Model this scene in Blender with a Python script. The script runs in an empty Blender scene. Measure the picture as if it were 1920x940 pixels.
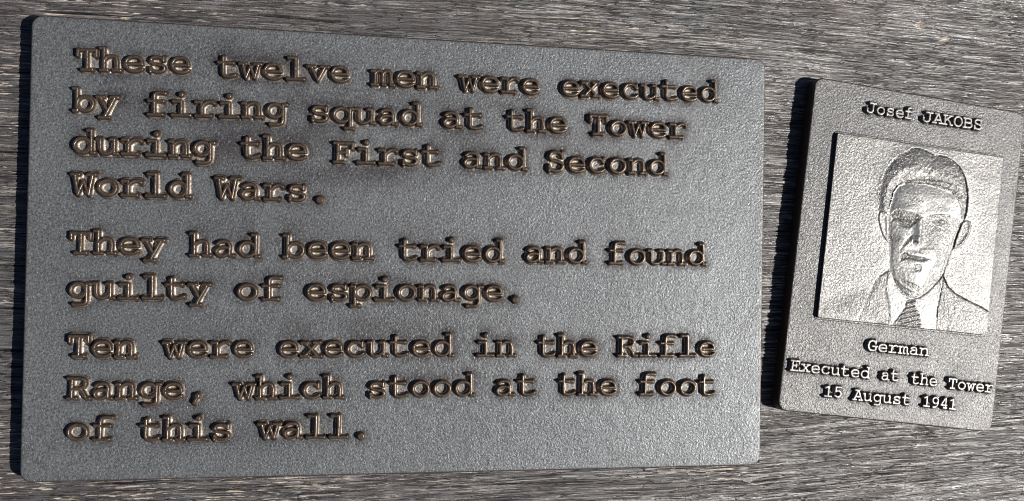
import bpy, math, random
import numpy as np
from mathutils import Matrix, Vector

sc = bpy.context.scene
C = sc.collection
R = math.radians
MM = 0.001

# ------------------------------------------------------------------ camera
cam = bpy.data.cameras.new('camera')
cam.sensor_width = 36.0
cam.lens = 28.125
cam.clip_start = 0.01
cam.clip_end = 50
cam_o = bpy.data.objects.new('camera', cam)
C.objects.link(cam_o)
cam_o.location = (-0.01908, -0.00243, 0.44856)
cam_o.rotation_euler = (0.0105829, -0.1572644, 0.01810443)
sc.camera = cam_o

# ------------------------------------------------------------------ daylight
SUN = Vector((9.0, -2.0, 8.2)).normalized()          # direction towards the sun
elev = math.asin(SUN.z)
azim = math.atan2(SUN.x, SUN.y)
w = bpy.data.worlds.new('World')
sc.world = w
w.use_nodes = True
wn = w.node_tree
bg = wn.nodes['Background']
sky = wn.nodes.new('ShaderNodeTexSky')
sky.sky_type = 'NISHITA'
sky.sun_disc = False
sky.sun_elevation = elev
sky.sun_rotation = azim
sky.air_density = 0.35
sky.dust_density = 0.5
wn.links.new(sky.outputs[0], bg.inputs[0])
bg.inputs[1].default_value = 0.05
sl = bpy.data.lights.new('sun', 'SUN')
sl.energy = 5.0
sl.angle = R(0.5)
sl.color = (1.0, 0.955, 0.89)
so = bpy.data.objects.new('sun', sl)
C.objects.link(so)
so.rotation_euler = (-SUN).to_track_quat('-Z', 'Y').to_euler()
so.location = SUN * 2
sc.view_settings.view_transform = 'Standard'
sc.view_settings.look = 'None'
sc.view_settings.exposure = 0.25
sc.view_settings.gamma = 1.0
sc.cycles.pixel_filter_type = 'BLACKMAN_HARRIS'
sc.cycles.filter_width = 0.9
sc.cycles.max_bounces = 6
sc.cycles.glossy_bounces = 4
sc.cycles.sample_clamp_indirect = 6

# ------------------------------------------------------------------ helpers
def tag(o, label=None, cat=None, kind=None, group=None):
    if label: o['label'] = label
    if cat: o['category'] = cat
    if kind: o['kind'] = kind
    if group: o['group'] = group
    return o

def mesh_from(name, verts, faces, mat=None, attrs=None, smooth=True):
    """verts (n,3) array, faces (m,4) array of quads"""
    me = bpy.data.meshes.new(name)
    verts = np.asarray(verts, np.float32)
    faces = np.asarray(faces, np.int32)
    me.vertices.add(len(verts)); me.vertices.foreach_set('co', verts.ravel())
    n, k = faces.shape
    me.loops.add(n * k); me.loops.foreach_set('vertex_index', faces.ravel())
    me.polygons.add(n)
    me.polygons.foreach_set('loop_start', np.arange(0, n * k, k, dtype=np.int32))
    me.polygons.foreach_set('loop_total', np.full(n, k, np.int32))
    me.update(calc_edges=True)
    if smooth: me.polygons.foreach_set('use_smooth', np.ones(n, bool))
    for an, av in (attrs or {}).items():
        a = me.attributes.new(an, 'FLOAT', 'POINT')
        a.data.foreach_set('value', np.asarray(av, np.float32))
    if mat: me.materials.append(mat)
    return me

def obj(name, me, parent=None):
    o = bpy.data.objects.new(name, me)
    C.objects.link(o)
    if parent: o.parent = parent
    return o

def sstep(a, b, x):
    t = np.clip((x - a) / (b - a), 0, 1)
    return t * t * (3 - 2 * t)

_lat = {}
def vnoise(x, y, seed=0):
    """2-D value noise in 0..1 on arrays"""
    if seed not in _lat:
        _lat[seed] = np.random.RandomState(seed + 11).rand(512, 512)
    g = _lat[seed]
    xi = np.floor(x).astype(np.int64); yi = np.floor(y).astype(np.int64)
    fx = x - xi; fy = y - yi
    fx = fx * fx * (3 - 2 * fx); fy = fy * fy * (3 - 2 * fy)
    x0 = xi & 511; x1 = (xi + 1) & 511; y0 = yi & 511; y1 = (yi + 1) & 511
    return ((g[x0, y0] * (1 - fx) + g[x1, y0] * fx) * (1 - fy) + (g[x0, y1] * (1 - fx) + g[x1, y1] * fx) * fy)

# ------------------------------------------------------------------ materials
class NT:
    def __init__(self, name):
        self.m = bpy.data.materials.new(name)
        self.m.use_nodes = True
        self.t = self.m.node_tree
        self.b = self.t.nodes['Principled BSDF']
        self.pos = self.t.nodes.new('ShaderNodeNewGeometry').outputs['Position']
    def n(self, typ, **kw):
        nd = self.t.nodes.new(typ)
        for k, v in kw.items():
            if k in nd.inputs: 
                s = nd.inputs[k]
                if hasattr(v, 'is_linked') or isinstance(v, bpy.types.NodeSocket): self.t.links.new(v, s)
                else: s.default_value = v
            else: setattr(nd, k, v)
        return nd
    def link(self, a, b): self.t.links.new(a, b)
    def noise(self, scale, detail=2.0, rough=0.5, vec=None, dist=0.0):
        nd = self.t.nodes.new('ShaderNodeTexNoise')
        nd.inputs['Scale'].default_value = scale
        nd.inputs['Detail'].default_value = detail
        nd.inputs['Roughness'].default_value = rough
        nd.inputs['Distortion'].default_value = dist
        self.link(vec or self.pos, nd.inputs['Vector'])
        return nd.outputs['Fac']
    def ramp(self, fac, stops):
        nd = self.t.nodes.new('ShaderNodeValToRGB')
        el = nd.color_ramp.elements
        while len(el) < len(stops): el.new(0.5)
        for e, (p, c) in zip(el, stops):
            e.position = p
            e.color = (c, c, c, 1) if not hasattr(c, '__len__') else (*c, 1)
        self.link(fac, nd.inputs[0])
        return nd.outputs[0]
    def mix(self, f, a, b, mode='MIX'):
        nd = self.t.nodes.new('ShaderNodeMix')
        nd.data_type = 'RGBA'; nd.blend_type = mode
        for i, v in ((0, f), (6, a), (7, b)):
            if isinstance(v, bpy.types.NodeSocket): self.link(v, nd.inputs[i])
            elif i == 0: nd.inputs[0].default_value = v
            else: nd.inputs[i].default_value = (*v, 1)
        return nd.outputs[2]
    def math(self, op, a, b=0.0, c=None, clamp=False):
        nd = self.t.nodes.new('ShaderNodeMath'); nd.operation = op; nd.use_clamp = clamp
        for i, v in enumerate((a, b, c)):
            if v is None: continue
            if isinstance(v, bpy.types.NodeSocket): self.link(v, nd.inputs[i])
            else: nd.inputs[i].default_value = v
        return nd.outputs[0]
    def attr(self, name):
        nd = self.t.nodes.new('ShaderNodeAttribute'); nd.attribute_name = name
        return nd.outputs['Fac']
    def bump(self, h, strength, dist, prev=None):
        nd = self.t.nodes.new('ShaderNodeBump')
        for k, v in (('Strength', strength), ('Distance', dist)):
            if isinstance(v, bpy.types.NodeSocket): self.link(v, nd.inputs[k])
            else: nd.inputs[k].default_value = v
        self.link(h, nd.inputs['Height'])
        if prev: self.link(prev, nd.inputs['Normal'])
        return nd.outputs[0]
    def done(self, col, rough, metal, normal=None, spec=None):
        for k, v in (('Base Color', col), ('Roughness', rough), ('Metallic', metal)):
            s = self.b.inputs[k]
            if isinstance(v, bpy.types.NodeSocket): self.link(v, s)
            elif k == 'Base Color': s.default_value = (*v, 1)
            else: s.default_value = v
        if spec is not None: self.b.inputs['Specular IOR Level'].default_value = spec
        if normal: self.link(normal, self.b.inputs['Normal'])
        return self.m

def cast_grain(k):
    """fine wormy skin of sand-cast metal"""
    a = k.noise(740, 2.0, 0.55, dist=0.6)
    b = k.noise(1500, 1.0, 0.5)
    return k.math('ADD', k.math('MULTIPLY', a, 0.75), k.math('MULTIPLY', b, 0.25))

def plate_material(name, pale, deep, warm_c, metal=0.5, rough=0.5, bumpd=0.0006, polish=0.0):
    k = NT(name)
    big = k.noise(14, 4, 0.6)
    mid = k.noise(60, 4, 0.65)
    speck = k.noise(900, 3, 0.7)
    blot = k.ramp(k.math('ADD', k.math('MULTIPLY', big, 0.6), k.math('MULTIPLY', mid, 0.4)), [(0.40, 0.0), (0.62, 1.0)])
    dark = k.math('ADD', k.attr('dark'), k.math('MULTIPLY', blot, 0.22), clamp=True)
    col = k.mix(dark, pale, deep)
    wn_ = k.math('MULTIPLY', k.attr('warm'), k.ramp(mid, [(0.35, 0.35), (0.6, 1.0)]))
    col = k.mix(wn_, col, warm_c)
    col = k.mix(k.ramp(speck, [(0.36, 0.55), (0.52, 0.0)]), col, (0.02, 0.021, 0.024))
    col = k.mix(k.ramp(speck, [(0.56, 0.0), (0.74, 0.45)]), col, tuple(min(1, c * 2.6) for c in pale))
    col = k.mix(k.math('MULTIPLY', k.attr('edge'), 0.85), col, (0.07, 0.048, 0.036))  # shading of the rounded edge painted as a dark brown line
    r = k.math('ADD', k.math('MULTIPLY', mid, 0.18), rough - 0.09)
    if polish:      # rubbed bright metal is smooth, tarnished and shade-painted areas keep the cast skin
        bumpd = k.math('MULTIPLY_ADD', k.attr('dark'), polish, bumpd)
    nrm = k.bump(cast_grain(k), 1.0, bumpd)
    nrm = k.bump(k.noise(120, 3, 0.5), 0.5, 0.0006, nrm)
    return k.done(col, r, metal, nrm)

def letter_material(name, crown, flank, foot_c, metal=0.75, top_rough=0.34):
    k = NT(name)
    sep = k.t.nodes.new('ShaderNodeSeparateXYZ')
    k.link(k.pos, sep.inputs[0])
    rel = k.attr('rise')
    mid = k.noise(160, 4, 0.6)
    col = k.mix(k.ramp(mid, [(0.35, 0.0), (0.7, 1.0)]), flank, tuple(c * 0.7 for c in flank))  # brown bronze, darkened on the flanks to paint in their shade
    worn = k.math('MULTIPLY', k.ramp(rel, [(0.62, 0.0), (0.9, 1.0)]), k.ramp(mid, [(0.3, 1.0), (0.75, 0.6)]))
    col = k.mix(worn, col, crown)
    col = k.mix(k.math('MULTIPLY', k.ramp(rel, [(0.08, 1.0), (0.45, 0.0)]), k.attr('enc')), col, foot_c)  # enclosed hollows painted pale at the foot, as if catching light
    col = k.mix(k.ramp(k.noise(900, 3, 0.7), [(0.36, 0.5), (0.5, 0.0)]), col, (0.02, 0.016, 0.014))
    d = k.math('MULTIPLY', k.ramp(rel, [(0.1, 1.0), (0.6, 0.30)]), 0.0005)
    nrm = k.bump(cast_grain(k), 1.0, d)
    nrm = k.bump(k.noise(300, 3, 0.5), 0.5, 0.0006, nrm)
    r = k.ramp(rel, [(0.05, 0.5), (0.8, top_rough)])
    return k.done(col, r, metal, nrm)

M_big = plate_material('patinated_bronze', pale=(0.200, 0.212, 0.222), deep=(0.082, 0.078, 0.083), warm_c=(0.50, 0.44, 0.38), bumpd=0.00042)
M_small = plate_material('grey_patinated_bronze', (0.19, 0.19, 0.19), (0.055, 0.055, 0.058), (0.17, 0.16, 0.15), rough=0.5)
M_panel = plate_material('rubbed_bronze', (0.34, 0.34, 0.335), (0.075, 0.073, 0.071), (0.4, 0.38, 0.36), rough=0.45, bumpd=0.00022, polish=0.00055)
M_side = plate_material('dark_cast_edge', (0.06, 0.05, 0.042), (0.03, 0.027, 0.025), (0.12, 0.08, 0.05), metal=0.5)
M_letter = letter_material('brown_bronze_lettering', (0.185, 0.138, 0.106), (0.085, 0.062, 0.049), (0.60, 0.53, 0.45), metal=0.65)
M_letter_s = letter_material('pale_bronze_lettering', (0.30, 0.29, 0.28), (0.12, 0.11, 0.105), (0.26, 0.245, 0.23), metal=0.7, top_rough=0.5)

def m3_vec(k):
    m = k.t.nodes.new('ShaderNodeMapping')
    m.inputs['Scale'].default_value = (0.6, 1.0, 1.0)
    k.link(k.pos, m.inputs['Vector'])
    return m.outputs[0]

def wood_material():
    k = NT('weathered_grey_timber')
    mp = k.t.nodes.new('ShaderNodeMapping')
    mp.inputs['Scale'].default_value = (0.065, 1.0, 1.0)
    k.link(k.pos, mp.inputs['Vector'])
    v = mp.outputs[0]
    fine = k.noise(1700, 3, 0.65, v)
    grain = k.noise(900, 3, 0.7, v)
    broad = k.noise(90, 3, 0.6, v)
    blotch = k.noise(22, 4, 0.6)
    bl2 = k.noise(9, 3, 0.6)
    def contour(scale, width, vec, dist=0.0):
        n_ = k.noise(scale, 1.5, 0.5, vec, dist)
        return k.ramp(k.math('ABSOLUTE', k.math('SUBTRACT', n_, 0.5)), [(width * .35, 1.0), (width, 0.0)])
    m2 = k.t.nodes.new('ShaderNodeMapping')
    m2.inputs['Scale'].default_value = (0.07, 1.0, 1.0); m2.inputs['Location'].default_value = (3.1, 1.7, 0.3)
    k.link(k.pos, m2.inputs['Vector'])
    ca = contour(330, 0.016, v, 0.0)
    cb = contour(520, 0.018, m2.outputs[0], 0.0)
    cw = contour(450, 0.020, m2.outputs[0], 0.2)
    checks = k.math('MAXIMUM', k.math('MULTIPLY', ca, k.ramp(blotch, [(0.35, 0.55), (0.6, 1.0)])), k.math('MULTIPLY', cb, k.ramp(k.noise(30, 2, 0.5), [(0.4, 0.0), (0.55, 1.0)])), clamp=True)
    tone = k.math('ADD', k.attr('tone'), k.math('MULTIPLY', k.math('SUBTRACT', grain, 0.5), 0.7))
    col = k.ramp(tone, [(0.28, (0.016, 0.015, 0.015)), (0.40, (0.055, 0.05, 0.051)), (0.50, (0.118, 0.109, 0.110)), (0.60, (0.19, 0.182, 0.18)), (0.74, (0.38, 0.365, 0.355))])
    col = k.mix(k.ramp(broad, [(0.38, 0.45), (0.62, 0.0)]), col, (0.09, 0.081, 0.083))
    col = k.mix(k.ramp(blotch, [(0.5, 0.0), (0.75, 0.4)]), col, (0.15, 0.175, 0.18))
    col = k.mix(k.ramp(bl2, [(0.48, 0.0), (0.7, 0.35)]), col, (0.16, 0.125, 0.11))
    col = k.mix(k.math('MULTIPLY', cw, k.ramp(broad, [(0.45, 0.0), (0.6, 0.8)])), col, (0.48, 0.45, 0.42))
    col = k.mix(k.ramp(fine, [(0.36, 0.5), (0.44, 0.0)]), col, (0.03, 0.028, 0.028))
    dots = k.noise(700, 1, 0.5, m3_vec(k))
    col = k.mix(k.math('MULTIPLY', k.ramp(dots, [(0.66, 0.0), (0.70, 1.0)]), k.ramp(bl2, [(0.45, 0.0), (0.55, 1.0)])), col, (0.01, 0.01, 0.01))
    col = k.mix(k.math('MULTIPLY', checks, 0.93), col, (0.010, 0.009, 0.009))
    col = k.mix(k.attr('crack'), col, (0.008, 0.007, 0.007))
    col = k.mix(k.attr('cream'), col, (0.62, 0.54, 0.45))
    h = k.math('ADD', k.math('MULTIPLY', fine, 0.30), k.math('MULTIPLY', grain, 0.45))
    h = k.math('SUBTRACT', h, k.math('MULTIPLY', checks, 0.3))
    nrm = k.bump(h, 1.0, 0.0012)
    nrm = k.bump(k.noise(1000, 2, 0.6), 0.8, 0.0003, nrm)
    r = k.ramp(tone, [(0.38, 0.5), (0.56, 0.22)])
    r = k.math('MAXIMUM', r, k.math('MULTIPLY', checks, 0.9))
    return k.done(col, r, 0.0, nrm, spec=0.8)
M_wood = wood_material()

# ------------------------------------------------------------------ timber behind the plaques
def axis(lo, hi, step, far_lo, far_hi, coarse):
    a = np.arange(far_lo, lo, coarse); b = np.arange(lo, hi, step); c = np.arange(hi, far_hi + coarse * .5, coarse)
    return np.concatenate([a, b, c])

def timber():
    xs = axis(-250, 400, 1.5, -620, 780, 10)
    ys = axis(-158, 184, 0.25, -420, 440, 4)
    X, Y = np.meshgrid(xs, ys, indexing='ij')
    # the grain wanders a little and fans in towards the right
    rt = np.clip((X - 150) / 230, 0, 2)
    V = Y * (1 + np.where(Y < 0, .13, .07) * rt ** 1.3) + 3.0 * (vnoise(X / 90 + 3, Y / 60, 1) - .5) + 0.8 * (vnoise(X / 22, Y / 14, 2) - .5)
    U = X
    h = 0.40 * (vnoise(U / 55, V / 2.3, 3) - .5) + 0.65 * (vnoise(U / 26 + 40, V / 0.95, 4) - .5) + 0.50 * (vnoise(U / 11 + 9, V / 0.55 + 77, 5) - .5)
    h += 0.5 * (vnoise(U / 120, V / 14, 6) - .5)
    t1 = vnoise(U / 30 + 3, V / 0.72 + 5, 21); t2 = vnoise(U / 18 + 1, V / 0.42 + 19, 22); t3 = vnoise(U / 40 + 1, V / 1.7 + 19, 23)
    tone = .5 + 1.15 * (.42 * (t1 - .5) + .42 * (t2 - .5) + .28 * (t3 - .5))
    smooth_zone = sstep(.42, .62, vnoise(U / 45 + 2, V / 7 + 1, 24)) * (1 - sstep(-20, 140, X))
    tone = tone * (1 - .7 * smooth_zone) + .47 * .7 * smooth_zone
    lf = 1 - sstep(-140, 100, X)
    tone = .5 + (tone - .5) * (.98 - .42 * lf) - .05 * lf
    h += 0.9 * (tone - .5)
    # long drying checks that open and close
    c1 = vnoise(U / 26, V / 0.62 + 31, 7); env = vnoise(U / 45 + 5, V / 9 + 2, 8)
    crack = sstep(0.74, 0.88, c1) * sstep(0.38, 0.62, env)
    c2 = vnoise(U / 7 + 8, V / 0.55 + 3, 9)
    crack = np.maximum(crack, 0.8 * sstep(0.87, 0.96, c2) * sstep(0.45, 0.7, 1 - env))
    # pores: small round pits strung along the grain
    pz = vnoise(U / 1.7 + 4, V / 0.75 + 9, 10)
    pits = sstep(0.93, 0.985, pz) * sstep(0.5, 0.75, vnoise(U / 40, V / 6, 12)) * sstep(60, 200, X)
    crack = np.maximum(crack, pits)
    h -= 0.75 * crack
    # raised fibres where the grey skin has lifted: bare cream wood
    f = vnoise(U / 12 + 60, V / 0.55 + 14, 13)
    fe = vnoise(U / 60 + 7, V / 16 + 1, 14)
    m = sstep(0.70, 0.80, f) * sstep(0.36, 0.55, fe)
    def spot(cx, cy, rx, ry): return np.exp(-(((X - cx) / rx) ** 2 + ((Y - cy) / ry) ** 2))
    wt = 0.15 + 1.7 * spot(-150, 130, 70, 9) + 0.9 * spot(90, 134, 45, 8) + 1.9 * spot(-125, -128, 90, 8) + 0.8 * spot(-215, -110, 20, 30) + 0.7 * spot(185, -122, 50, 16) + 0.7 * spot(-212, 90, 20, 50)
    m = np.clip(m * wt, 0, 1) * (1 - crack)
    m = m * sstep(.35, .6, vnoise(X / 2.5, V / .45, 15))
    cream = np.clip(m * 1.1, 0, 0.95)
    h += 0.35 * sstep(0.2, 0.8, m)
    # two torn chips up on the right
    for cx, cy, r, a in ((305, 149, 4.2, 1.0), (322.5, 141.5, 3.6, .9), (338, 168, 2.2, .5), (309, 161, 2.0, .6)):
        q = ((X - cx) / (r * 1.0)) ** 2 + ((Y - cy) / (r * .9)) ** 2 + 1.2 * (vnoise(X / 1.5, Y / 1.2, 20) - .5)
        e = np.exp(-q * 1.2)
        h -= 1.3 * a * e
        cream = np.maximum(cream, 0.75 * a * sstep(0.35, 0.7, e * np.clip((X - cx) / r * .5 - (Y - cy) / r * .6 + .9, 0, 1.2)))
        crack = np.maximum(crack, a * sstep(0.35, 0.7, e * np.clip(-(X - cx) / r * .5 + (Y - cy) / r * .6 + .5, 0, 1.2)))
    nx, ny = X.shape
    idx = np.arange(nx * ny).reshape(nx, ny)
    F = np.stack([idx[:-1, :-1], idx[1:, :-1], idx[1:, 1:], idx[:-1, 1:]], -1).reshape(-1, 4)
    P = np.stack([X * MM, Y * MM, (h - .1) * MM], -1).reshape(-1, 3)
    me = mesh_from('wooden_board', P, F, M_wood, {'crack': crack.ravel(), 'cream': cream.ravel(), 'tone': tone.ravel()})
    o = obj('wooden_board', me)
    tag(o, 'weathered grey timber board with long horizontal grain behind both plaques', 'board', 'structure')
timber()

# ------------------------------------------------------------------ slabs
def slab(name, quad, T, rc, re, step, mat, side_mat, base=0.0, zfun=None, attrf=None, split=None, parent=None, draft=0.3):
    """Rounded slab. quad = four corners (mm): TL, TR, BR, BL.  Top at z=T, foot at z=base."""
    q = np.array(quad, float)
    w_ = (np.linalg.norm(q[1] - q[0]) + np.linalg.norm(q[2] - q[3])) / 2
    h_ = (np.linalg.norm(q[3] - q[0]) + np.linalg.norm(q[2] - q[1])) / 2
    def ax(L):
        edge = np.array([0, .06, .15, .28, .45, .68, 1.0]) * re
        inn = np.linspace(re, L / 2, max(2, int((L / 2 - re) / step)))[1:]
        d = np.concatenate([edge, inn])
        left = -L / 2 + d
        return np.concatenate([left, -left[:-1][::-1]])
    xs, ys = ax(w_), ax(h_)
    X, Y = np.meshgrid(xs, ys, indexing='ij')
    a = (np.abs(X) - (w_ / 2 - rc)) / rc; b = (np.abs(Y) - (h_ / 2 - rc)) / rc
    corner = (a > 0) & (b > 0)
    r = np.maximum(a, b); nrm = np.sqrt(a * a + b * b) + 1e-9
    din = np.minimum(w_ / 2 - np.abs(X), h_ / 2 - np.abs(Y))
    X = np.where(corner, np.sign(X) * (w_ / 2 - rc + rc * a / nrm * r), X)
    Y = np.where(corner, np.sign(Y) * (h_ / 2 - rc + rc * b / nrm * r), Y)
    din = np.maximum(din, 0)
    Z = np.where(din < re, T - re + np.sqrt(np.maximum(re * re - (re - din) ** 2, 0)), T)
    s = (X / w_ + .5)[..., None]; t = (.5 - Y / h_)[..., None]
    P2 = (1 - t) * ((1 - s) * q[0] + s * q[1]) + t * ((1 - s) * q[3] + s * q[2])
    X2, Y2 = P2[..., 0], P2[..., 1]
    if zfun is not None: Z = Z + zfun(X2, Y2, din)
    nx, ny = X.shape
    idx = np.arange(nx * ny).reshape(nx, ny)
    F = np.stack([idx[:-1, :-1], idx[1:, :-1], idx[1:, 1:], idx[:-1, 1:]], -1).reshape(-1, 4)
    P = np.stack([X2 * MM, Y2 * MM, Z * MM], -1).reshape(-1, 3)
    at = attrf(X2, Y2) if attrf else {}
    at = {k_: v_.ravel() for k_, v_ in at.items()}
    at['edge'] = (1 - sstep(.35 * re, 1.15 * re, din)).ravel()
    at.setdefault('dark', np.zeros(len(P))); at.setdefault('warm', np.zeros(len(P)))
    # side wall
    loop = np.concatenate([idx[:, 0], idx[-1, 1:], idx[-2::-1, -1], idx[0, -2:0:-1]])
    ctr = P[:, :2].mean(0)
    lv = P[loop].copy()
    d = lv[:, :2] - ctr; d /= np.linalg.norm(d, axis=1)[:, None]
    rows = []
    n = len(loop)
    top_z = lv[:, 2].mean()
    for f_, k_ in ((0.0, 0), (0.5, 1), (1.0, 2)):
        rr = lv.copy(); rr[:, :2] += d * draft * MM * f_; rr[:, 2] = lv[:, 2] * (1 - f_) + base * MM * f_
        rows.append(rr)
    SP = np.concatenate(rows)
    SF = []
    i = np.arange(n); j = (i + 1) % n
    for k_ in range(2):
        SF.append(np.stack([k_ * n + i, (k_ + 1) * n + i, (k_ + 1) * n + j, k_ * n + j], -1))
    SF = np.concatenate(SF)
    out = {}
    if split is None:
        Pall = np.concatenate([P, SP]); Fall = np.concatenate([F, SF + len(P)])
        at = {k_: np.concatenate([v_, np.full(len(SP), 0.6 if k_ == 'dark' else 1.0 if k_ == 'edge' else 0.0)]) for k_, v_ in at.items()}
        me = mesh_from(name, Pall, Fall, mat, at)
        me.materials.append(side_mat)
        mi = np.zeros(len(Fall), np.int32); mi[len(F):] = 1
        me.polygons.foreach_set('material_index', mi)
        out[name] = obj(name, me, parent)
    else:
        FC = P[F].mean(1) / MM
        lab = split(FC[:, 0], FC[:, 1])
        for nm in dict.fromkeys(lab):
            sel = F[lab == nm]
            if not len(sel): continue
            used, inv = np.unique(sel, return_inverse=True)
            Pp = P[used]; Ff = inv.reshape(sel.shape)
            aa = {k_: v_[used] for k_, v_ in at.items()}
            if nm == name:
                n0 = len(Pp)
                aa = {k_: np.concatenate([v_, np.full(len(SP), 0.6 if k_ == 'dark' else 1.0 if k_ == 'edge' else 0.0)]) for k_, v_ in aa.items()}
                nf = len(Ff)
                Pp = np.concatenate([Pp, SP]); Ff = np.concatenate([Ff, SF + n0])
            me = mesh_from(nm, Pp, Ff, mat, aa)
            if nm == name:
                me.materials.append(side_mat)
                mi = np.zeros(len(Ff), np.int32); mi[nf:] = 1
                me.polygons.foreach_set('material_index', mi)
            out[nm] = obj(nm, me, parent if nm == name else out[name])
    return out

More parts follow.
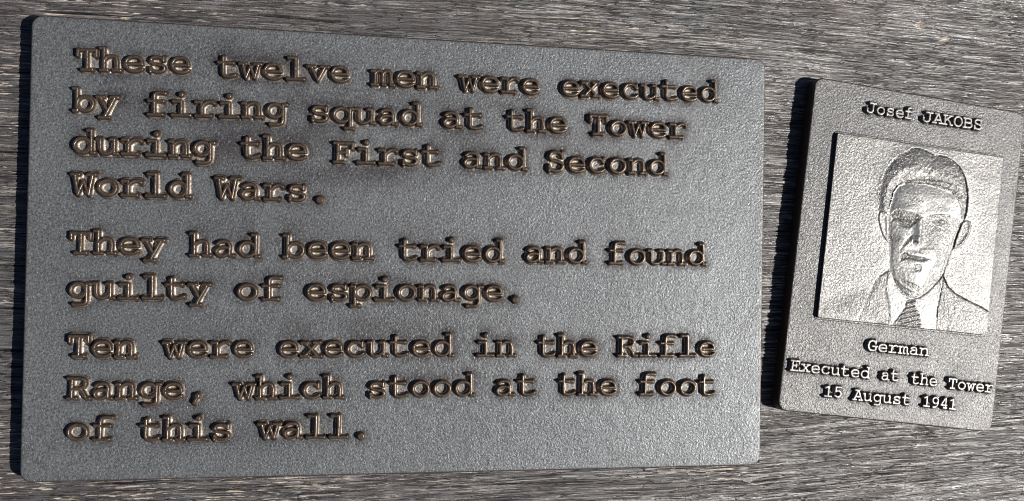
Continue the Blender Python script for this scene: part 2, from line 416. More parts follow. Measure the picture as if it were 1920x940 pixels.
# ------------------------------------------------------------------ typewriter letterforms as strokes (units of 1/1000 em)
def Ln(*p): return [('L', p)]
def Sp(*p): return [('S', p)]
def El(cx, cy, rx, ry): return [('E', (cx, cy, rx, ry))]
def Dot(x, y, r=26): return [('D', (x, y, r))]
G = {
 'a': Sp((120,335),(185,388),(285,402),(385,375),(430,290)) + Ln((430,290),(430,28),(530,28)) + Sp((425,232),(300,246),(165,225),(92,135),(145,42),(255,20),(370,58),(425,112)),
 'b': Ln((30,600),(120,600),(120,28),(30,28)) + El(325,212,205,188),
 'c': Ln((478,400),(478,295)) + Sp((472,300),(405,382),(300,402),(165,365),(88,212),(170,62),(310,22),(430,48),(505,98)),
 'd': El(290,212,205,188) + Ln((400,600),(495,600),(495,28),(580,28)),
 'e': Ln((92,215),(508,215)) + Sp((508,215),(482,322),(405,388),(300,403),(190,383),(112,310),(88,215),(118,108),(200,42),(312,22),(425,38),(508,82)),
 'f': Ln((90,28),(440,28)) + Ln((90,385),(455,385)) + Ln((225,28),(225,490)) + Sp((225,490),(248,568),(315,602),(410,605),(505,592)),
 'g': El(280,225,195,178) + Ln((575,392),(475,392),(475,-20)) + Sp((475,-20),(450,-98),(370,-136),(270,-142),(150,-138)),
 'h': Ln((35,600),(130,600),(130,28)) + Ln((40,28),(220,28)) + Sp((130,290),(215,372),(320,402),(420,375),(460,290)) + Ln((460,290),(460,28)) + Ln((375,28),(550,28)),
 'i': Ln((105,392),(300,392),(300,28)) + Ln((75,28),(525,28)) + Dot(300,575),
 'l': Ln((110,600),(300,600),(300,28)) + Ln((75,28),(525,28)),
 'm': Ln((10,392),(90,392),(90,28)) + Ln((10,28),(165,28)) + Sp((90,320),(150,385),(212,402),(270,380),(297,310)) + Ln((297,310),(297,28),(365,28)) + Sp((297,320),(360,385),(422,402),(482,378),(507,305)) + Ln((507,305),(507,28),(590,28)),
 'n': Ln((45,392),(130,392),(130,28)) + Ln((45,28),(220,28)) + Sp((130,290),(215,372),(320,402),(420,375),(460,290)) + Ln((460,290),(460,28)) + Ln((380,28),(550,28)),
 'o': El(300,212,215,190),
 'p': Ln((20,392),(110,392),(110,-140)) + Ln((20,-140),(235,-140)) + El(320,212,210,188),
 'q': El(280,212,210,188) + Ln((580,392),(490,392),(490,-140)) + Ln((370,-140),(580,-140)),
 'r': Ln((65,392),(210,392),(210,28)) + Ln((65,28),(440,28)) + Sp((210,270),(290,355),(390,402),(475,402),(530,365)),
 's': Ln((462,402),(462,310)) + Sp((460,325),(395,385),(292,403),(178,380),(130,308),(180,240),(300,214),(430,188),(485,115),(430,42),(300,20),(180,45),(122,108)) + Ln((122,115),(122,22)),
 't': Ln((185,540),(185,130)) + Ln((65,392),(455,392)) + Sp((185,130),(212,52),(310,22),(410,35),(505,72)),
 'u': Ln((30,392),(120,392),(120,145)) + Sp((120,145),(150,55),(240,22),(350,45),(460,130)) + Ln((370,392),(460,392),(460,28),(550,28)),
 'v': Ln((20,392),(215,392)) + Ln((385,392),(580,392)) + Ln((110,392),(300,28),(490,392)),
 'w': Ln((15,392),(195,392)) + Ln((405,392),(585,392)) + Ln((95,392),(190,28),(300,325),(410,28),(505,392)),
 'x': Ln((50,392),(225,392)) + Ln((375,392),(545,392)) + Ln((35,28),(225,28)) + Ln((375,28),(565,28)) + Ln((125,392),(480,28)) + Ln((470,392),(120,28)),
 'y': Ln((25,392),(205,392)) + Ln((395,392),(565,392)) + Ln((105,392),(302,28)) + Ln((490,392),(215,-140)) + Ln((85,-140),(335,-140)),
 'T': Ln((65,395),(65,540),(535,540),(535,395)) + Ln((300,540),(300,28)) + Ln((165,28),(435,28)),
 'F': Ln((45,540),(530,540),(530,400)) + Ln((130,540),(130,28)) + Ln((45,28),(300,28)) + Ln((130,290),(370,290)) + Ln((370,370),(370,205)),
 'E': Ln((40,540),(510,540),(510,405)) + Ln((125,540),(125,28)) + Ln((125,290),(350,290)) + Ln((350,365),(350,215)) + Ln((40,28),(540,28),(540,170)),
 'S': Ln((475,550),(475,405)) + Sp((470,430),(420,520),(300,550),(170,520),(118,420),(170,335),(300,295),(440,252),(497,160),(440,52),(300,18),(160,55),(108,140)) + Ln((106,165),(106,22)),
 'W': Ln((5,540),(190,540)) + Ln((410,540),(595,540)) + Ln((80,540),(165,28),(300,370),(435,28),(520,540)),
 'R': Ln((25,540),(300,540)) + Sp((300,540),(430,508),(468,412),(420,312),(300,280)) + Ln((300,280),(120,280)) + Ln((120,540),(120,28)) + Ln((25,28),(235,28)) + Sp((300,280),(390,200),(485,28)) + Ln((485,28),(580,28)),
 'J': Ln((215,540),(565,540)) + Ln((415,540),(415,180)) + Sp((415,180),(375,68),(255,18),(130,42),(58,95)) + Ln((58,95),(58,235)),
 'A': Ln((140,540),(325,540),(520,28)) + Ln((285,540),(80,28)) + Ln((10,28),(215,28)) + Ln((385,28),(590,28)) + Ln((150,200),(455,200)),
 'K': Ln((35,540),(235,540)) + Ln((365,540),(545,540)) + Ln((120,540),(120,28)) + Ln((35,28),(235,28)) + Ln((470,540),(120,235)) + Sp((230,325),(370,230),(480,28)) + Ln((430,28),(575,28)),
 'O': El(300,284,228,264),
 'B': Ln((30,540),(320,540)) + Sp((320,540),(440,510),(476,415),(430,328),(320,298)) + Ln((320,298),(120,298)) + Sp((320,298),(465,268),(522,165),(460,60),(325,28)) + Ln((325,28),(30,28)) + Ln((120,540),(120,28)),
 'G': Ln((475,550),(475,395)) + Sp((472,420),(400,520),(290,550),(145,485),(78,284),(150,72),(300,18),(420,42),(495,92)) + Ln((495,70),(495,250)) + Ln((320,250),(575,250)),
 '1': Ln((115,485),(300,550),(300,28)) + Ln((105,28),(495,28)),
 '5': Ln((475,550),(150,550),(150,305)) + Sp((150,305),(270,352),(405,320),(478,190),(410,62),(270,18),(115,82)),
 '9': El(290,388,178,165) + Sp((468,388),(460,220),(372,75),(255,22),(150,22)),
 '4': Ln((485,175),(90,175),(350,550),(395,550),(395,28)) + Ln((265,28),(495,28)),
 '.': Dot(300,45,52),
 ',': Ln((345,95),(250,-105)) + Ln((345,95),(300,85)) + Dot(335,80,28),
}

def catmull(p, n=7):
    p = [np.array(a, float) for a in p]
    p = [2 * p[0] - p[1]] + p + [2 * p[-1] - p[-2]]
    out = []
    for i in range(1, len(p) - 2):
        for t in np.linspace(0, 1, n, endpoint=False):
            out.append(0.5 * ((2 * p[i]) + (-p[i-1] + p[i+1]) * t + (2*p[i-1] - 5*p[i] + 4*p[i+1] - p[i+2]) * t*t + (-p[i-1] + 3*p[i] - 3*p[i+1] + p[i+2]) * t**3))
    out.append(p[-2])
    return out

def segments(ch):
    segs = []; dots = []
    for kind, d in G[ch]:
        if kind == 'L': pts = d
        elif kind == 'S': pts = catmull(d)
        elif kind == 'E':
            cx, cy, rx, ry = d
            pts = [(cx + rx * math.cos(t), cy + ry * math.sin(t)) for t in np.linspace(0, 2 * math.pi, 29)]
        else:
            dots.append(d); continue
        for a, b in zip(pts[:-1], pts[1:]): segs.append((a[0], a[1], b[0], b[1]))
    return np.array(segs) if segs else np.zeros((0, 4)), dots

def stroke_dist(ch, X, Y):
    segs, dots = segments(ch)
    D = np.full(X.shape, 1e6)
    for ax_, ay_, bx_, by_ in segs:
        vx, vy = bx_ - ax_, by_ - ay_
        L2 = vx * vx + vy * vy
        if L2 < 1e-9: continue
        t = np.clip(((X - ax_) * vx + (Y - ay_) * vy) / L2, 0, 1)
        D = np.minimum(D, np.hypot(X - ax_ - t * vx, Y - ay_ - t * vy))
    for x, y, r_ in dots: D = np.minimum(D, np.maximum(np.hypot(X - x, Y - y) - r_, 0))
    return D

def blur(a, k, times=3):
    """box blur repeated, close to a gaussian"""
    k = max(1, int(k))
    for _ in range(times):
        for ax_ in (0, 1):
            p = np.pad(a, [(k + 1, k) if i == ax_ else (0, 0) for i in (0, 1)], mode='edge')
            c = np.cumsum(p, axis=ax_)
            n_ = a.shape[ax_]
            a = (np.take(c, np.arange(2 * k + 1, 2 * k + 1 + n_), ax_) - np.take(c, np.arange(0, n_), ax_)) / (2 * k + 1)
    return a

_glyph = {}
def glyph_mesh(ch, em, H, d0, mat, key, step=0.2):
    pw = 4.3 if key == 'big' else 5.6
    """Letter relief: a rounded ridge that flares into the plate. em, H, d0 in mm."""
    if (ch, key) in _glyph: return _glyph[(ch, key)]
    s = em / 1000
    xs = np.arange(-140 * s, 740 * s, step); ys = np.arange(-320 * s, 760 * s, step)
    X, Y = np.meshgrid(xs, ys, indexing='ij')
    rs = sum(map(ord, ch))
    D = stroke_dist(ch, X / s, Y / s) * s
    D = D + 0.10 * (vnoise(X / 1.1 + rs, Y / 1.1, 31) - .5) * (em / 19)
    D = np.maximum(D, 0)
    Z = H * (1 / (1 + (D / d0) ** pw)) - 0.10 * H * np.minimum(D / d0, 1) ** 2 * 0.5
    Z = Z + 0.12 * (vnoise(X / 1.6 + rs * 3, Y / 1.6, 32) - .5) * Z / H - 0.13
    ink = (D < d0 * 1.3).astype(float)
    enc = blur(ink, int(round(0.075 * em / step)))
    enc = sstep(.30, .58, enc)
    keep = D < d0 * (2.5 if key == 'big' else 2.3)
    nx, ny = X.shape
    idx = np.arange(nx * ny).reshape(nx, ny)
    ok = keep[:-1, :-1] & keep[1:, :-1] & keep[1:, 1:] & keep[:-1, 1:]
    F = np.stack([idx[:-1, :-1], idx[1:, :-1], idx[1:, 1:], idx[:-1, 1:]], -1)[ok]
    used, inv = np.unique(F, return_inverse=True)
    P = np.stack([X, Y, Z], -1).reshape(-1, 3)[used] * MM
    me = mesh_from('letter', P, inv.reshape(F.shape), mat, {'rise': np.clip(Z.ravel()[used] / H, 0, 1), 'enc': enc.ravel()[used]})
    _glyph[(ch, key)] = me
    return me

def set_text(words, em, H, d0, mat, key, top, parent, step):
    """words: (text, x of first cell, baseline y, tilt in degrees, size of the em in mm)"""
    placed = []
    for text, x0, y0, tilt, size in words:
        ang = R(tilt)
        for i, ch in enumerate(text):
            me = glyph_mesh(ch, em, H, d0, mat, key, step)
            name = 'full_stop' if ch == '.' else 'comma' if ch == ',' else 'digit' if ch.isdigit() else 'letter'
            o = obj(name, me, parent)
            u = i * .6 * size
            x = x0 + u * math.cos(ang); y = y0 + u * math.sin(ang)
            o.location = (x * MM, (y + 0.10 * random.uniform(-1, 1)) * MM, top * MM)
            o.rotation_euler = (0, 0, ang + R(0.3) * random.uniform(-1, 1))
            o.scale = (size / em, 1, 1)
            placed.append((ch, x, y, ang))
    return placed

def text_distance(placed, em, X, Y, reach):
    """distance in mm from every point to the nearest stroke, clipped to reach"""
    s = em / 1000
    D = np.full(X.shape, reach, float)
    for ch, x, y, ang in placed:
        lo_x, hi_x = x - reach, x + 0.62 * em + reach
        lo_y, hi_y = y - 0.2 * em - reach, y + 0.65 * em + reach
        m = (X > lo_x) & (X < hi_x) & (Y > lo_y) & (Y < hi_y)
        if not m.any(): continue
        ca, sa = math.cos(-ang), math.sin(-ang)
        dx, dy = X[m] - x, Y[m] - y
        D[m] = np.minimum(D[m], stroke_dist(ch, (dx * ca - dy * sa) / s, (dx * sa + dy * ca) / s) * s)
    return D

random.seed(4)
TOP = 8.0

# ------------------------------------------------------------------ the big inscription plaque
def big_plaque():
    root = bpy.data.objects.new('memorial_plaque', None)
    C.objects.link(root)
    tag(root, 'large dark bronze plaque with nine lines of raised typewriter lettering', 'plaque')
    root.location = (0, 0, 0)
    em = 19.7
    B = [
         ('These', -177.94, 91.45, 1.32, 18.99),
         ('twelve', -108.96, 91.72, 0.56, 19.35),
         ('men', -28.34, 91.48, 0.16, 20.06),
         ('were', 18.89, 91.2, -0.14, 19.24),
         ('executed', 76.23, 91.08, 0.67, 19.52),
         ('by', -178.75, 70.22, 1.23, 18.75),
         ('firing', -143.75, 69.9, 0.94, 19.94),
         ('squad', -61.39, 70.42, 0.22, 20.1),
         ('at', 9.54, 70.51, -0.54, 20.41),
         ('the', 45.17, 70.19, -0.08, 20.03),
         ('Tower', 92.58, 70.03, 0.23, 19.75),
         ('during', -179.02, 48.86, 0.28, 19.58),
         ('the', -96.3, 49.62, 0.18, 19.79),
         ('First', -48.09, 48.75, 0.28, 19.63),
         ('and', 21.24, 48.85, -0.37, 20.4),
         ('Second', 68.5, 48.37, 0.19, 19.86),
         ('World', -178.4, 27.45, 0.31, 19.42),
         ('Wars.', -108.05, 27.78, -0.13, 19.89),
         ('They', -179.02, -2.62, 0.31, 19.57),
         ('had', -120.42, -2.75, 0.08, 19.79),
         ('been', -72.97, -2.81, 0.26, 19.99),
         ('tried', -12.53, -2.97, 0.05, 19.45),
         ('and', 57.13, -2.75, -0.06, 20.0),
         ('found', 104.88, -2.91, 0.28, 19.71),
         ('guilty', -179.05, -25.57, 0.25, 19.5),
         ('of', -96.79, -25.44, 0.47, 20.93),
         ('espionage.', -61.13, -25.15, 0.32, 19.97),
         ('Ten', -178.57, -55.3, -0.64, 18.75),
         ('were', -132.13, -55.71, 0.17, 19.14),
         ('executed', -74.7, -55.61, 0.37, 19.47),
         ('in', 30.86, -55.05, -0.15, 19.17),
         ('the', 65.21, -55.14, -0.15, 19.86),
         ('Rifle', 111.97, -55.26, -0.15, 19.8),
         ('Range,', -178.01, -76.82, -0.4, 19.03),
         ('which', -96.95, -77.44, -0.08, 19.28),
         ('stood', -27.9, -77.37, 0.54, 19.56),
         ('at', 41.62, -76.64, -0.59, 20.51),
         ('the', 77.28, -76.7, -0.58, 19.65),
         ('foot', 124.04, -77.18, -0.58, 19.94),
         ('of', -178.71, -97.77, -1.1, 20.5),
         ('this', -143.26, -98.44, -0.4, 19.58),
         ('wall.', -83.69, -98.44, -0.5, 19.84),
    ]
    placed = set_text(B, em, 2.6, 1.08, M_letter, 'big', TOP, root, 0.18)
    def dark_f(X, Y):
        D = text_distance(placed, em, X, Y, 9.0)
        n = vnoise(X / 16 + 5, Y / 13, 41) * .6 + vnoise(X / 6, Y / 6, 42) * .4
        blobs = [(-150, 74, 30, 14, .7), (-95, 100, 26, 12, .9), (-60, 99, 28, 9, .8), (-85, 58, 50, 14, .9), (-40, 80, 45, 12, .8), (-175, 62, 8, 14, .5), (20, 62, 40, 10, .5),
                 (-35, 44, 60, 9, .8), (-90, 12, 60, 9, .55), (-60, -14, 60, 7, .7), (-50, -40, 70, 8, .6), (10, 10, 50, 12, .35), (-100, -92, 50, 12, .5), (-10, -70, 60, 10, .5), (40, 82, 60, 8, .55), (95, 66, 60, 9, .35), (60, -48, 60, 6, .4)]
        d = np.zeros(X.shape)
        for cx, cy, rx, ry, a in blobs: d = np.maximum(d, a * np.exp(-(((X - cx) / rx) ** 2 + ((Y - cy) / ry) ** 2)))
        d = np.clip(d * (0.15 + 1.2 * n) * .9, 0, 1)
        rim = np.exp(-np.maximum(D - 2.6, 0) / 1.6) * (.50 + .4 * sstep(-100, 130, X)) * (1 - sstep(.42, .75, blur((D < 1.9).astype(float), 3)))  # shading round the letters painted onto the plate, stronger to the right
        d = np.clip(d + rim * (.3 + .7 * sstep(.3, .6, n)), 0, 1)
        wm = np.exp(-(np.maximum(D - 1.6, 0) / 2.0) ** 2)  # lit look of the gaps between letters, painted pale and warm
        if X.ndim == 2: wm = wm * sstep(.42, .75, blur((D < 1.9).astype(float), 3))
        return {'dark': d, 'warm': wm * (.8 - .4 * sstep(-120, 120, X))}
    q = [(-200, 119.3), (200, 119.3), (200, -119.3), (-200, -119.3)]
    def zf(X, Y, din):
        return .35 * (vnoise(X / 45, Y / 45, 43) - .5) * sstep(0, 8, din) + 0.06 * (vnoise(X / 4, Y / 4, 44) - .5)
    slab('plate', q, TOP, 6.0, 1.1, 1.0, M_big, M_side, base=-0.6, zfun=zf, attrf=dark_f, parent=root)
big_plaque()

POLY = {
    'hair': [(-22.1, 25.6), (-23.2, 35.8), (-22.4, 44.7), (-20.5, 50.6), (-17.6, 55.7), (-14.1, 59.9), (-8.2, 63.9), (-4.4, 66.0), (0.2, 66.3), (4.9, 65.4), (9.6, 64.1), (14.3, 64.0), (18.4, 63.9), (23.2, 62.3), (27.0, 60.0), (30.7, 55.8), (32.9, 51.9), (34.5, 47.5), (35.6, 42.4), (35.9, 37.1), (35.5, 32.9), (34.8, 28.3), (32.7, 28.3), (31.6, 33.4), (29.3, 38.3), (24.2, 42.8), (17.6, 44.1), (12.3, 44.7), (7.0, 45.2), (-1.0, 44.5), (-8.4, 44.2), (-11.6, 41.9), (-14.0, 38.2), (-14.6, 32.9), (-16.0, 27.0), (-16.5, 23.8), (-19.4, 24.4)],
    'hairhi': [(-5.5, 51.9), (-1.2, 52.3), (1.6, 52.4), (6.3, 52.1), (9.6, 53.7), (11.6, 51.3), (8.2, 50.6), (3.0, 50.1), (-0.4, 50.3), (-4.1, 49.2)],
    'hairhi2': [(-15.3, 49.9), (-12.2, 52.9), (-8.9, 54.0), (-6.9, 51.7), (-8.9, 48.8), (-13.3, 47.6)],
    'head': [(-13.4, 37.3), (-10.9, 42.1), (-0.5, 47.3), (16.4, 48.9), (30.8, 46.6), (35.5, 40.9), (36.1, 35.5), (35.6, 30.0), (34.5, 26.6), (31.8, 18.5), (29.3, 8.6), (28.1, 5.3), (27.2, -0.3), (25.3, -6.0), (24.8, -8.3), (21.1, -13.8), (16.6, -18.9), (11.1, -23.7), (6.2, -25.5), (2.7, -25.0), (-2.1, -21.5), (-6.5, -17.8), (-9.2, -13.2), (-11.4, -7.3), (-12.4, -1.1), (-12.7, 3.3), (-13.4, 7.7), (-14.9, 16.5), (-15.9, 24.4)],
    'earl': [(-15.7, 24.0), (-17.4, 24.6), (-20.0, 25.7), (-21.7, 24.9), (-22.0, 20.8), (-20.5, 16.6), (-18.0, 11.5), (-15.2, 8.2), (-13.2, 7.6), (-14.5, 16.5)],
    'earr': [(33.1, 25.5), (35.9, 27.5), (38.5, 27.4), (40.5, 25.0), (39.9, 20.5), (37.8, 14.8), (34.6, 11.1), (29.3, 8.4), (30.9, 17.5)],
    'neck': [(-10.7, -10.8), (25.0, -8.3), (25.0, -13.3), (23.6, -28.0), (24.0, -41.1), (-7.3, -43.0), (-7.9, -34.6), (-9.4, -27.6), (-11.8, -21.7), (-12.0, -14.5)],
    'coatr': [(25.0, -8.3), (25.7, -9.6), (29.2, -14.6), (34.7, -18.0), (42.1, -20.7), (49.5, -22.9), (59.1, -26.1), (63.4, -27.6), (58.7, -41.0), (24.0, -41.1), (23.6, -28.0), (25.0, -13.3)],
    'coatl': [(-11.8, -9.6), (-12.0, -14.5), (-11.8, -21.7), (-9.4, -27.6), (-7.9, -34.6), (-7.2, -43.5), (-21.6, -42.6), (-51.8, -41.8), (-52.6, -34.0), (-36.9, -26.7), (-24.0, -19.7), (-16.8, -14.2)],
    'tie': [(2.8, -25.9), (8.7, -25.1), (8.3, -28.1), (12.1, -33.0), (14.5, -40.9), (-5.0, -41.6), (-0.7, -35.5), (2.3, -30.2)],
    'brow': [(-14.1, 24.2), (-12.7, 26.2), (-10.3, 27.6), (-5.4, 27.4), (0.6, 27.2), (6.0, 25.7), (4.0, 23.6), (1.3, 21.0), (-1.9, 17.8), (-5.8, 17.6), (-8.9, 19.1), (-7.7, 21.5), (-9.8, 22.4), (-12.1, 20.9), (-13.3, 19.8), (-12.7, 22.1)],
    'cheek': [(-13.8, 12.1), (-10.7, 12.6), (-7.2, 12.0), (-6.5, 10.4), (-9.3, 8.3), (-12.8, 8.9)],
    'naso': [(0.3, 13.6), (-0.1, 10.9), (-1.9, 8.8), (-5.0, 5.1), (-6.0, 3.8), (-4.7, 7.5), (-2.6, 11.0)],
    'nostril': [(0.9, 10.6), (2.9, 10.4), (4.9, 9.6), (4.4, 8.9), (1.1, 8.8)],
    'mouth': [(-5.1, -2.7), (-5.3, 0.7), (-3.7, 2.6), (-1.7, 2.6), (-0.6, 1.4), (4.4, 1.1), (9.4, 0.9), (14.0, 0.8), (9.6, -1.0), (4.6, -1.0), (-0.4, -0.6)],
    'chinp': [(2.3, -5.4), (4.9, -3.3), (9.1, -3.6), (8.5, -6.9), (4.9, -7.8)],
    'chins': [(-4.0, -13.5), (2.1, -14.5), (9.8, -16.4), (8.0, -18.4), (3.5, -18.1), (-2.8, -15.6)],
    'faceshade': [(5.8, 25.7), (9.6, 27.1), (22.5, 29.0), (32.8, 27.7), (33.8, 18.8), (29.2, 9.0), (27.7, -0.2), (24.8, -8.3), (21.1, -13.8), (16.6, -18.9), (11.0, -23.4), (6.2, -24.9), (2.6, -24.3), (-6.5, -17.4), (-8.0, -13.1), (-2.6, -16.9), (4.7, -20.4), (11.3, -16.9), (13.7, -11.1), (15.1, -5.5), (19.4, 1.4), (15.8, 7.2), (8.9, 6.3), (5.9, 4.1), (5.5, 11.2), (5.9, 19.4)],
    'forehead': [(-3.8, 40.5), (1.4, 38.6), (5.9, 33.8), (1.3, 30.4), (-4.7, 30.5), (-4.2, 35.1)],
    'eyer': [(13.5, 23.6), (16.8, 26.2), (20.8, 26.0), (24.0, 25.1), (20.2, 22.3), (15.7, 21.9)],
    'browr': [(10.7, 27.1), (16.5, 29.0), (23.6, 29.0), (24.7, 27.9), (16.7, 27.2), (11.3, 25.9)],
    'lapel': [(24.0, -41.1), (23.6, -28.0), (24.7, -24.2)],
}

def poly_dist(poly, X, Y):
    """signed distance, negative inside"""
    p = np.array(poly, float); n = len(p)
    D = np.full(X.shape, 1e9); inside = np.zeros(X.shape, bool)
    for i in range(n):
        a = p[i]; b = p[(i + 1) % n]; v = b - a
        t = np.clip(((X - a[0]) * v[0] + (Y - a[1]) * v[1]) / (v @ v + 1e-9), 0, 1)
        D = np.minimum(D, np.hypot(X - a[0] - t * v[0], Y - a[1] - t * v[1]))
        cr = ((a[1] > Y) != (b[1] > Y)) & (X < (b[0] - a[0]) * (Y - a[1]) / (b[1] - a[1] + 1e-12) + a[0])
        inside ^= cr
    return np.where(inside, -D, D)

# ------------------------------------------------------------------ the portrait plaque
def small_plaque():
    root = bpy.data.objects.new('portrait_plaque', None)
    C.objects.link(root)
    tag(root, 'small tilted bronze plaque with a raised portrait of a man in a tie', 'plaque')
    root.location = (0.29142, 0.004125, 0)
    root.rotation_euler = (0, 0, -0.1082)
    W2, H2 = 71.0, 99.6
    em = 10.8
    S = [
             ('Josef', -37.1, 82.95, 0.86, 10.38),
             ('JAKOBS', 0.13, 83.22, 1.28, 11.37),
             ('German', -19.61, -58.3, 1.18, 11.45),
             ('Executed', -66.97, -75.26, 0.38, 10.65),
             ('at', -8.72, -74.74, 1.47, 10.34),
             ('the', 11.26, -75.15, 0.92, 9.99),
             ('Tower', 36.26, -75.34, 0.69, 10.36),
             ('15', -44.27, -88.22, 1.23, 10.49),
             ('August', -25.12, -88.5, 0.75, 10.6),
             ('1941', 20.52, -87.74, 0.14, 9.73),
    ]
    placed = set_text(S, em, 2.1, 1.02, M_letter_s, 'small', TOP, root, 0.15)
    PQ = [(-54.2, 67.9), (57.3, 69.6), (58.8, -40.7), (-53.6, -42.6)]
    def at_plate(X, Y):
        D = text_distance(placed, em, X, Y, 7.0)
        n = vnoise(X / 12, Y / 12, 51)
        dp = poly_dist(PQ, X, Y)
        d = 0.9 * np.exp(-(np.maximum(D - 1.0, 0) / 1.3) ** 2) + 0.35 * np.exp(-np.abs(dp) / 1.6) + .15 * n  # painted shade hugging the letters and the panel edge, plus random tone
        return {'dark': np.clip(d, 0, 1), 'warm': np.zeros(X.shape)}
    def zf(X, Y, din):
        return .25 * (vnoise(X / 35, Y / 35, 53) - .5) * sstep(0, 8, din) + 0.06 * (vnoise(X / 3.5, Y / 3.5, 54) - .5)
    slab('plate', [(-W2, H2), (W2, H2), (W2, -H2), (-W2, -H2)], TOP, 6.0, 1.1, 1.0, M_small, M_side, base=-0.6, zfun=zf, attrf=at_plate, parent=root)
    # raised picture panel, standing on a thin border
    bq = [(PQ[0][0] - 1.3, PQ[0][1] + 1.3), (PQ[1][0] + 1.1, PQ[1][1] + 1.3), (PQ[2][0] + 1.1, PQ[2][1] - 1.2), (PQ[3][0] - 1.3, PQ[3][1] - 1.2)]
    slab('panel_border', bq, TOP + .35, 2.2, .35, 2.0, M_small, M_small, base=TOP - .5, parent=root,
         attrf=lambda X, Y: {'dark': .25 + 0 * X, 'warm': 0 * X})
    P_ = POLY
    cache = {}
    def fields(X, Y):
        key = (X.shape, float(X.ravel()[0]), float(X.ravel()[-1]))
        if key in cache: return cache[key]
        Xw = X + .25 * (vnoise(X / 2.2, Y / 2.2, 61) - .5); Yw = Y + .25 * (vnoise(X / 2.2 + 9, Y / 2.2, 62) - .5)
        f = {k_: poly_dist(v_, Xw, Yw) for k_, v_ in P_.items()}
        cache[key] = f
        return f
    def ins(d, soft=.5): return 1 - sstep(-soft, soft, d)
    def relief(X, Y, din):
        f = fields(X, Y)
        bust = np.minimum.reduce([f['head'], f['hair'], f['earl'], f['earr'], f['neck'], f['coatr'], f['coatl']])
        skull = np.minimum(f['head'], f['hair'])
        fig = np.minimum.reduce([skull, f['earl'], f['earr'], f['coatr']])
        wj = np.maximum(sstep(24, 31, Y), (1 - sstep(-10, -5, Y)) * sstep(22, 26, X))
        z = 0.45 * np.exp(-np.maximum(fig, 0) / 2.6) * (fig > 0) * wj
        z = z + (fig <= 0) * (-0.35) * wj
        # skull and face swell
        dome = np.clip(-skull / 16, 0, 1)
        z = z + (skull <= 0) * 1.7 * dome * (2 - dome) * sstep(0, 3, -skull)
        # hair stands above the brow, combed back in locks
        ih = ins(f['hair'], .35)
        locks = vnoise(X / 5 + Y / 9, Y / 1.6 - X / 3.5, 63) - .5
        z = z + ih * (0.35 + 0.20 * locks + .12 * (vnoise(X / 1.1, Y / 1.1, 64) - .5))
        z = z + 0.30 * ins(f['hairhi'], .8) * (vnoise(X / 1.6, Y / 4, 65)) + .3 * ins(f['hairhi2'], .9) * vnoise(X / 1.2, Y / 2, 66)
        face = ins(f['head'], .4) * (1 - ih)
        def bump_(cx, cy, rx, ry, a, rot=0):
            c_, s_ = math.cos(rot), math.sin(rot)
            x_, y_ = (X - cx) * c_ + (Y - cy) * s_, -(X - cx) * s_ + (Y - cy) * c_
            return a * np.exp(-((x_ / rx) ** 2 + (y_ / ry) ** 2))
        # nose ridge, tip, wings; brows, cheekbones, lips, chin
        nose = bump_(4.6, 17, 2.4, 8.5, 1.0, .05) + bump_(3.6, 11.2, 3.4, 2.6, .9)
        feat = nose + bump_(-6, 29, 8, 3, .5, .1) + bump_(18, 30, 8, 3, .45) + bump_(-6, 9, 5, 6, .4) + bump_(21, 10, 6, 7, .35) \
            + bump_(5, 2.6, 6, 1.3, .35) + bump_(5, -2.6, 5.5, 1.6, .45) + bump_(5, -12, 7, 5, .5) + bump_(4, 38, 12, 6, .3)
        eyes = bump_(-7.2, 20.6, 3.2, 1.6, .45) + bump_(17.5, 22.6, 3.4, 1.6, .40)
        sock = bump_(-6.5, 21.5, 6, 3.4, -.75) + bump_(17.5, 23.0, 6, 3.2, -.65)
        z = z + face * (feat + eyes + sock)
        for nm, dep, soft in (('brow', .40, .45), ('cheek', .22, .7), ('naso', .45, .5), ('nostril', .5, .35), ('mouth', .48, .35), ('chinp', .28, .5), ('chins', .30, .5), ('faceshade', .32, .45), ('eyer', .16, .5), ('browr', .14, .4)):
            z = z - .8 * dep * ins(f[nm], soft) * (face if nm != 'faceshade' else face)
        z = z + face * ins(np.hypot(X + 7.6, Y - 20.2) - 1.1, .4) * .35
        z = z + face * .1 * ins(f['forehead'], .8) * (vnoise(X / 1.2, Y / 1.2, 67) - .6)
        # ears
        for e in ('earl', 'earr'):
            ie = ins(f[e], .35) * (1 - ins(f['head'], .3))
            rimv = np.exp(-((f[e] + 1.0) / .8) ** 2)
            z = z + ie * (.10 + .32 * rimv)
        # neck, collar, tie, jacket
        nk = ins(f['neck'], .35) * (1 - ins(f['head'], .3))
        z = z + nk * .15
        under = np.exp(-np.maximum(f['head'], 0) / 2.4) * nk
        z = z - .12 * under
        ti = ins(f['tie'], .3)
        stripe = np.sin((Y * 1.0 - X * .35) * 2.1)
        z = z + ti * (.30 + .22 * stripe * (X > -1))
        cr = ins(f['coatr'], .35) * (1 - ins(f['head'], .3)); z = z + cr * (.30 + .25 * np.clip(-f['coatr'] / 8, 0, 1))
        cl = ins(f['coatl'], .35) * (1 - ins(f['head'], .3)); 
        z = z + cl * (.40 * sstep(-20, -13, X) * np.exp(-np.maximum(-f['coatl'], 0) / 5) + .30 * sstep(0, 9, -f['coatl']))
        z = z + cl * -.14 * np.exp(-((X - (-28 + (Y + 42) * .35)) / 1.2) ** 2) * (Y < -14)
        z = z + .14 * cr * np.exp(-((X - 33 - (Y + 40) * .25) / 1.2) ** 2) * (Y < -22)
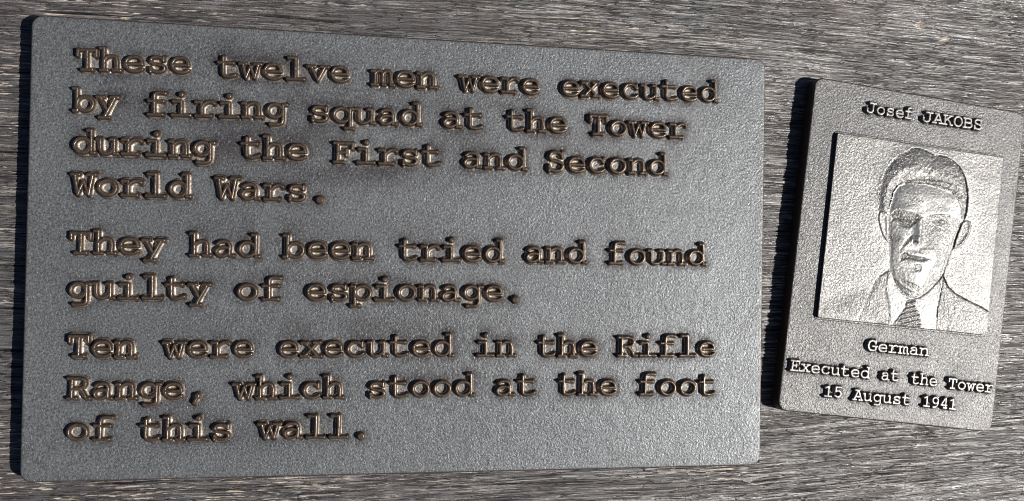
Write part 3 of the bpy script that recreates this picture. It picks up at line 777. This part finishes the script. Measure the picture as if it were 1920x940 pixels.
        # engraved outline round the figure
        for nm, dep in (('skull', .38), ('coatr', .45), ('coatl', .32)):
            dd = skull if nm == 'skull' else f[nm]
            sel = ((X > -6) * sstep(25, 31, Y)) if nm == 'skull' else ((X > 20) if nm == 'coatr' else sstep(-17, -12, X))
            z = z - dep * np.exp(-((dd) / .42) ** 2) * sel
        z = z - .25 * np.exp(-(f['head'] / .38) ** 2) * (ih > .2) * (X < 24)
        z = z - .1 * np.exp(-(np.minimum(f['earl'], f['earr']) / .35) ** 2)
        z = z + .10 * (vnoise(X / .9, Y / .9, 68) - .5)
        return z * sstep(0, 1.6, din)
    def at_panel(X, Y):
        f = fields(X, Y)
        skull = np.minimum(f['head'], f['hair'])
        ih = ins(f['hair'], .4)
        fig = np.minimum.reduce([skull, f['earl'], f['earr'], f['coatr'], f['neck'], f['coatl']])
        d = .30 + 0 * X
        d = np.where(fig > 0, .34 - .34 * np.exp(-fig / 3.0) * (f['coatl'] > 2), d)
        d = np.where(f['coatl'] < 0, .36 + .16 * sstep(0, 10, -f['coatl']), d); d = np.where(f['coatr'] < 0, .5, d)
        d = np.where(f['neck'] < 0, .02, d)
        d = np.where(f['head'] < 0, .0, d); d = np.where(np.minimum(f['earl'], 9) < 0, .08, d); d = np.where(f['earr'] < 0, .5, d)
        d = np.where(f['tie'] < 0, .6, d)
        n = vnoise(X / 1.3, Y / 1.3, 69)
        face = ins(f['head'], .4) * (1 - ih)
        for nm, a in (('brow', .74), ('cheek', .5), ('naso', .8), ('nostril', .7), ('mouth', .88), ('chinp', .5), ('chins', .6), ('faceshade', .46), ('eyer', .62), ('browr', .62), ('forehead', .22)):  # shading of the features painted into the panel's dark tone
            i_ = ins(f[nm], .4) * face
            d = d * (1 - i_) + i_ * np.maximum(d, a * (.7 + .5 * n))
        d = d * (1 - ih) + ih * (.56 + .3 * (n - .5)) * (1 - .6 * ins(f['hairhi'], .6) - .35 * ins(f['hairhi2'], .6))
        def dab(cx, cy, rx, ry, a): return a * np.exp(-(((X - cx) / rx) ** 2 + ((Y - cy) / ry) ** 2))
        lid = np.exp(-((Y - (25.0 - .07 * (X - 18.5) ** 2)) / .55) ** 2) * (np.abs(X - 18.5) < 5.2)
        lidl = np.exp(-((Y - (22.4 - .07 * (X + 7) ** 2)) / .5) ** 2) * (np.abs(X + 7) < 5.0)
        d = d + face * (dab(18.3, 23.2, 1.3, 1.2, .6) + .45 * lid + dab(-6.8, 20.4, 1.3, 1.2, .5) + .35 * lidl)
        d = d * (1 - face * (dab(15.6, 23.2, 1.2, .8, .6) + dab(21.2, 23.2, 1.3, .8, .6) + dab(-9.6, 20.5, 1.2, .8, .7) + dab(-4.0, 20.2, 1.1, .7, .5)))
        # shade of the engraved lines, painted in as darker tone
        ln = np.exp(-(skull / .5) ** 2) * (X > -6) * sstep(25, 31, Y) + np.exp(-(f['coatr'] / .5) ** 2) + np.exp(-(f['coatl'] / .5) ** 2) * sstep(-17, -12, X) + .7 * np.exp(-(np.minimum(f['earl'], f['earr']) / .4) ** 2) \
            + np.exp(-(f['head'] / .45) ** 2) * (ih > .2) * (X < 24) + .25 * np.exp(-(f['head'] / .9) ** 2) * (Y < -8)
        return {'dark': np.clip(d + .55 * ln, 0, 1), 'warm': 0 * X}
    def split(x, y):
        X, Y = np.asarray(x), np.asarray(y)
        f = {k_: poly_dist(P_[k_], X, Y) for k_ in ('head', 'hair', 'earl', 'earr', 'neck', 'coatr', 'coatl', 'tie')}
        lab = np.full(X.shape, 'portrait_panel', dtype='U20')
        lab[f['coatl'] < 0] = 'jacket_a'; lab[f['coatr'] < 0] = 'jacket_b'
        lab[(f['neck'] < 0)] = 'shirt'
        lab[f['tie'] < 0] = 'necktie'
        lab[f['earl'] < 0] = 'ear_a'; lab[f['earr'] < 0] = 'ear_b'
        lab[f['head'] < 0] = 'face'
        lab[f['hair'] < 0] = 'hair'
        lab[0] = 'portrait_panel'
        return lab
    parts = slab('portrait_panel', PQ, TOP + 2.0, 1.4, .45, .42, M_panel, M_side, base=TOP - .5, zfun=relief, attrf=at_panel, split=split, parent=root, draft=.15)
    for k_, nm in (('ear_a', 'ear'), ('ear_b', 'ear'), ('jacket_a', 'jacket_front'), ('jacket_b', 'jacket_front')):
        if k_ in parts: parts[k_].name = nm; parts[k_].data.name = nm
small_plaque()
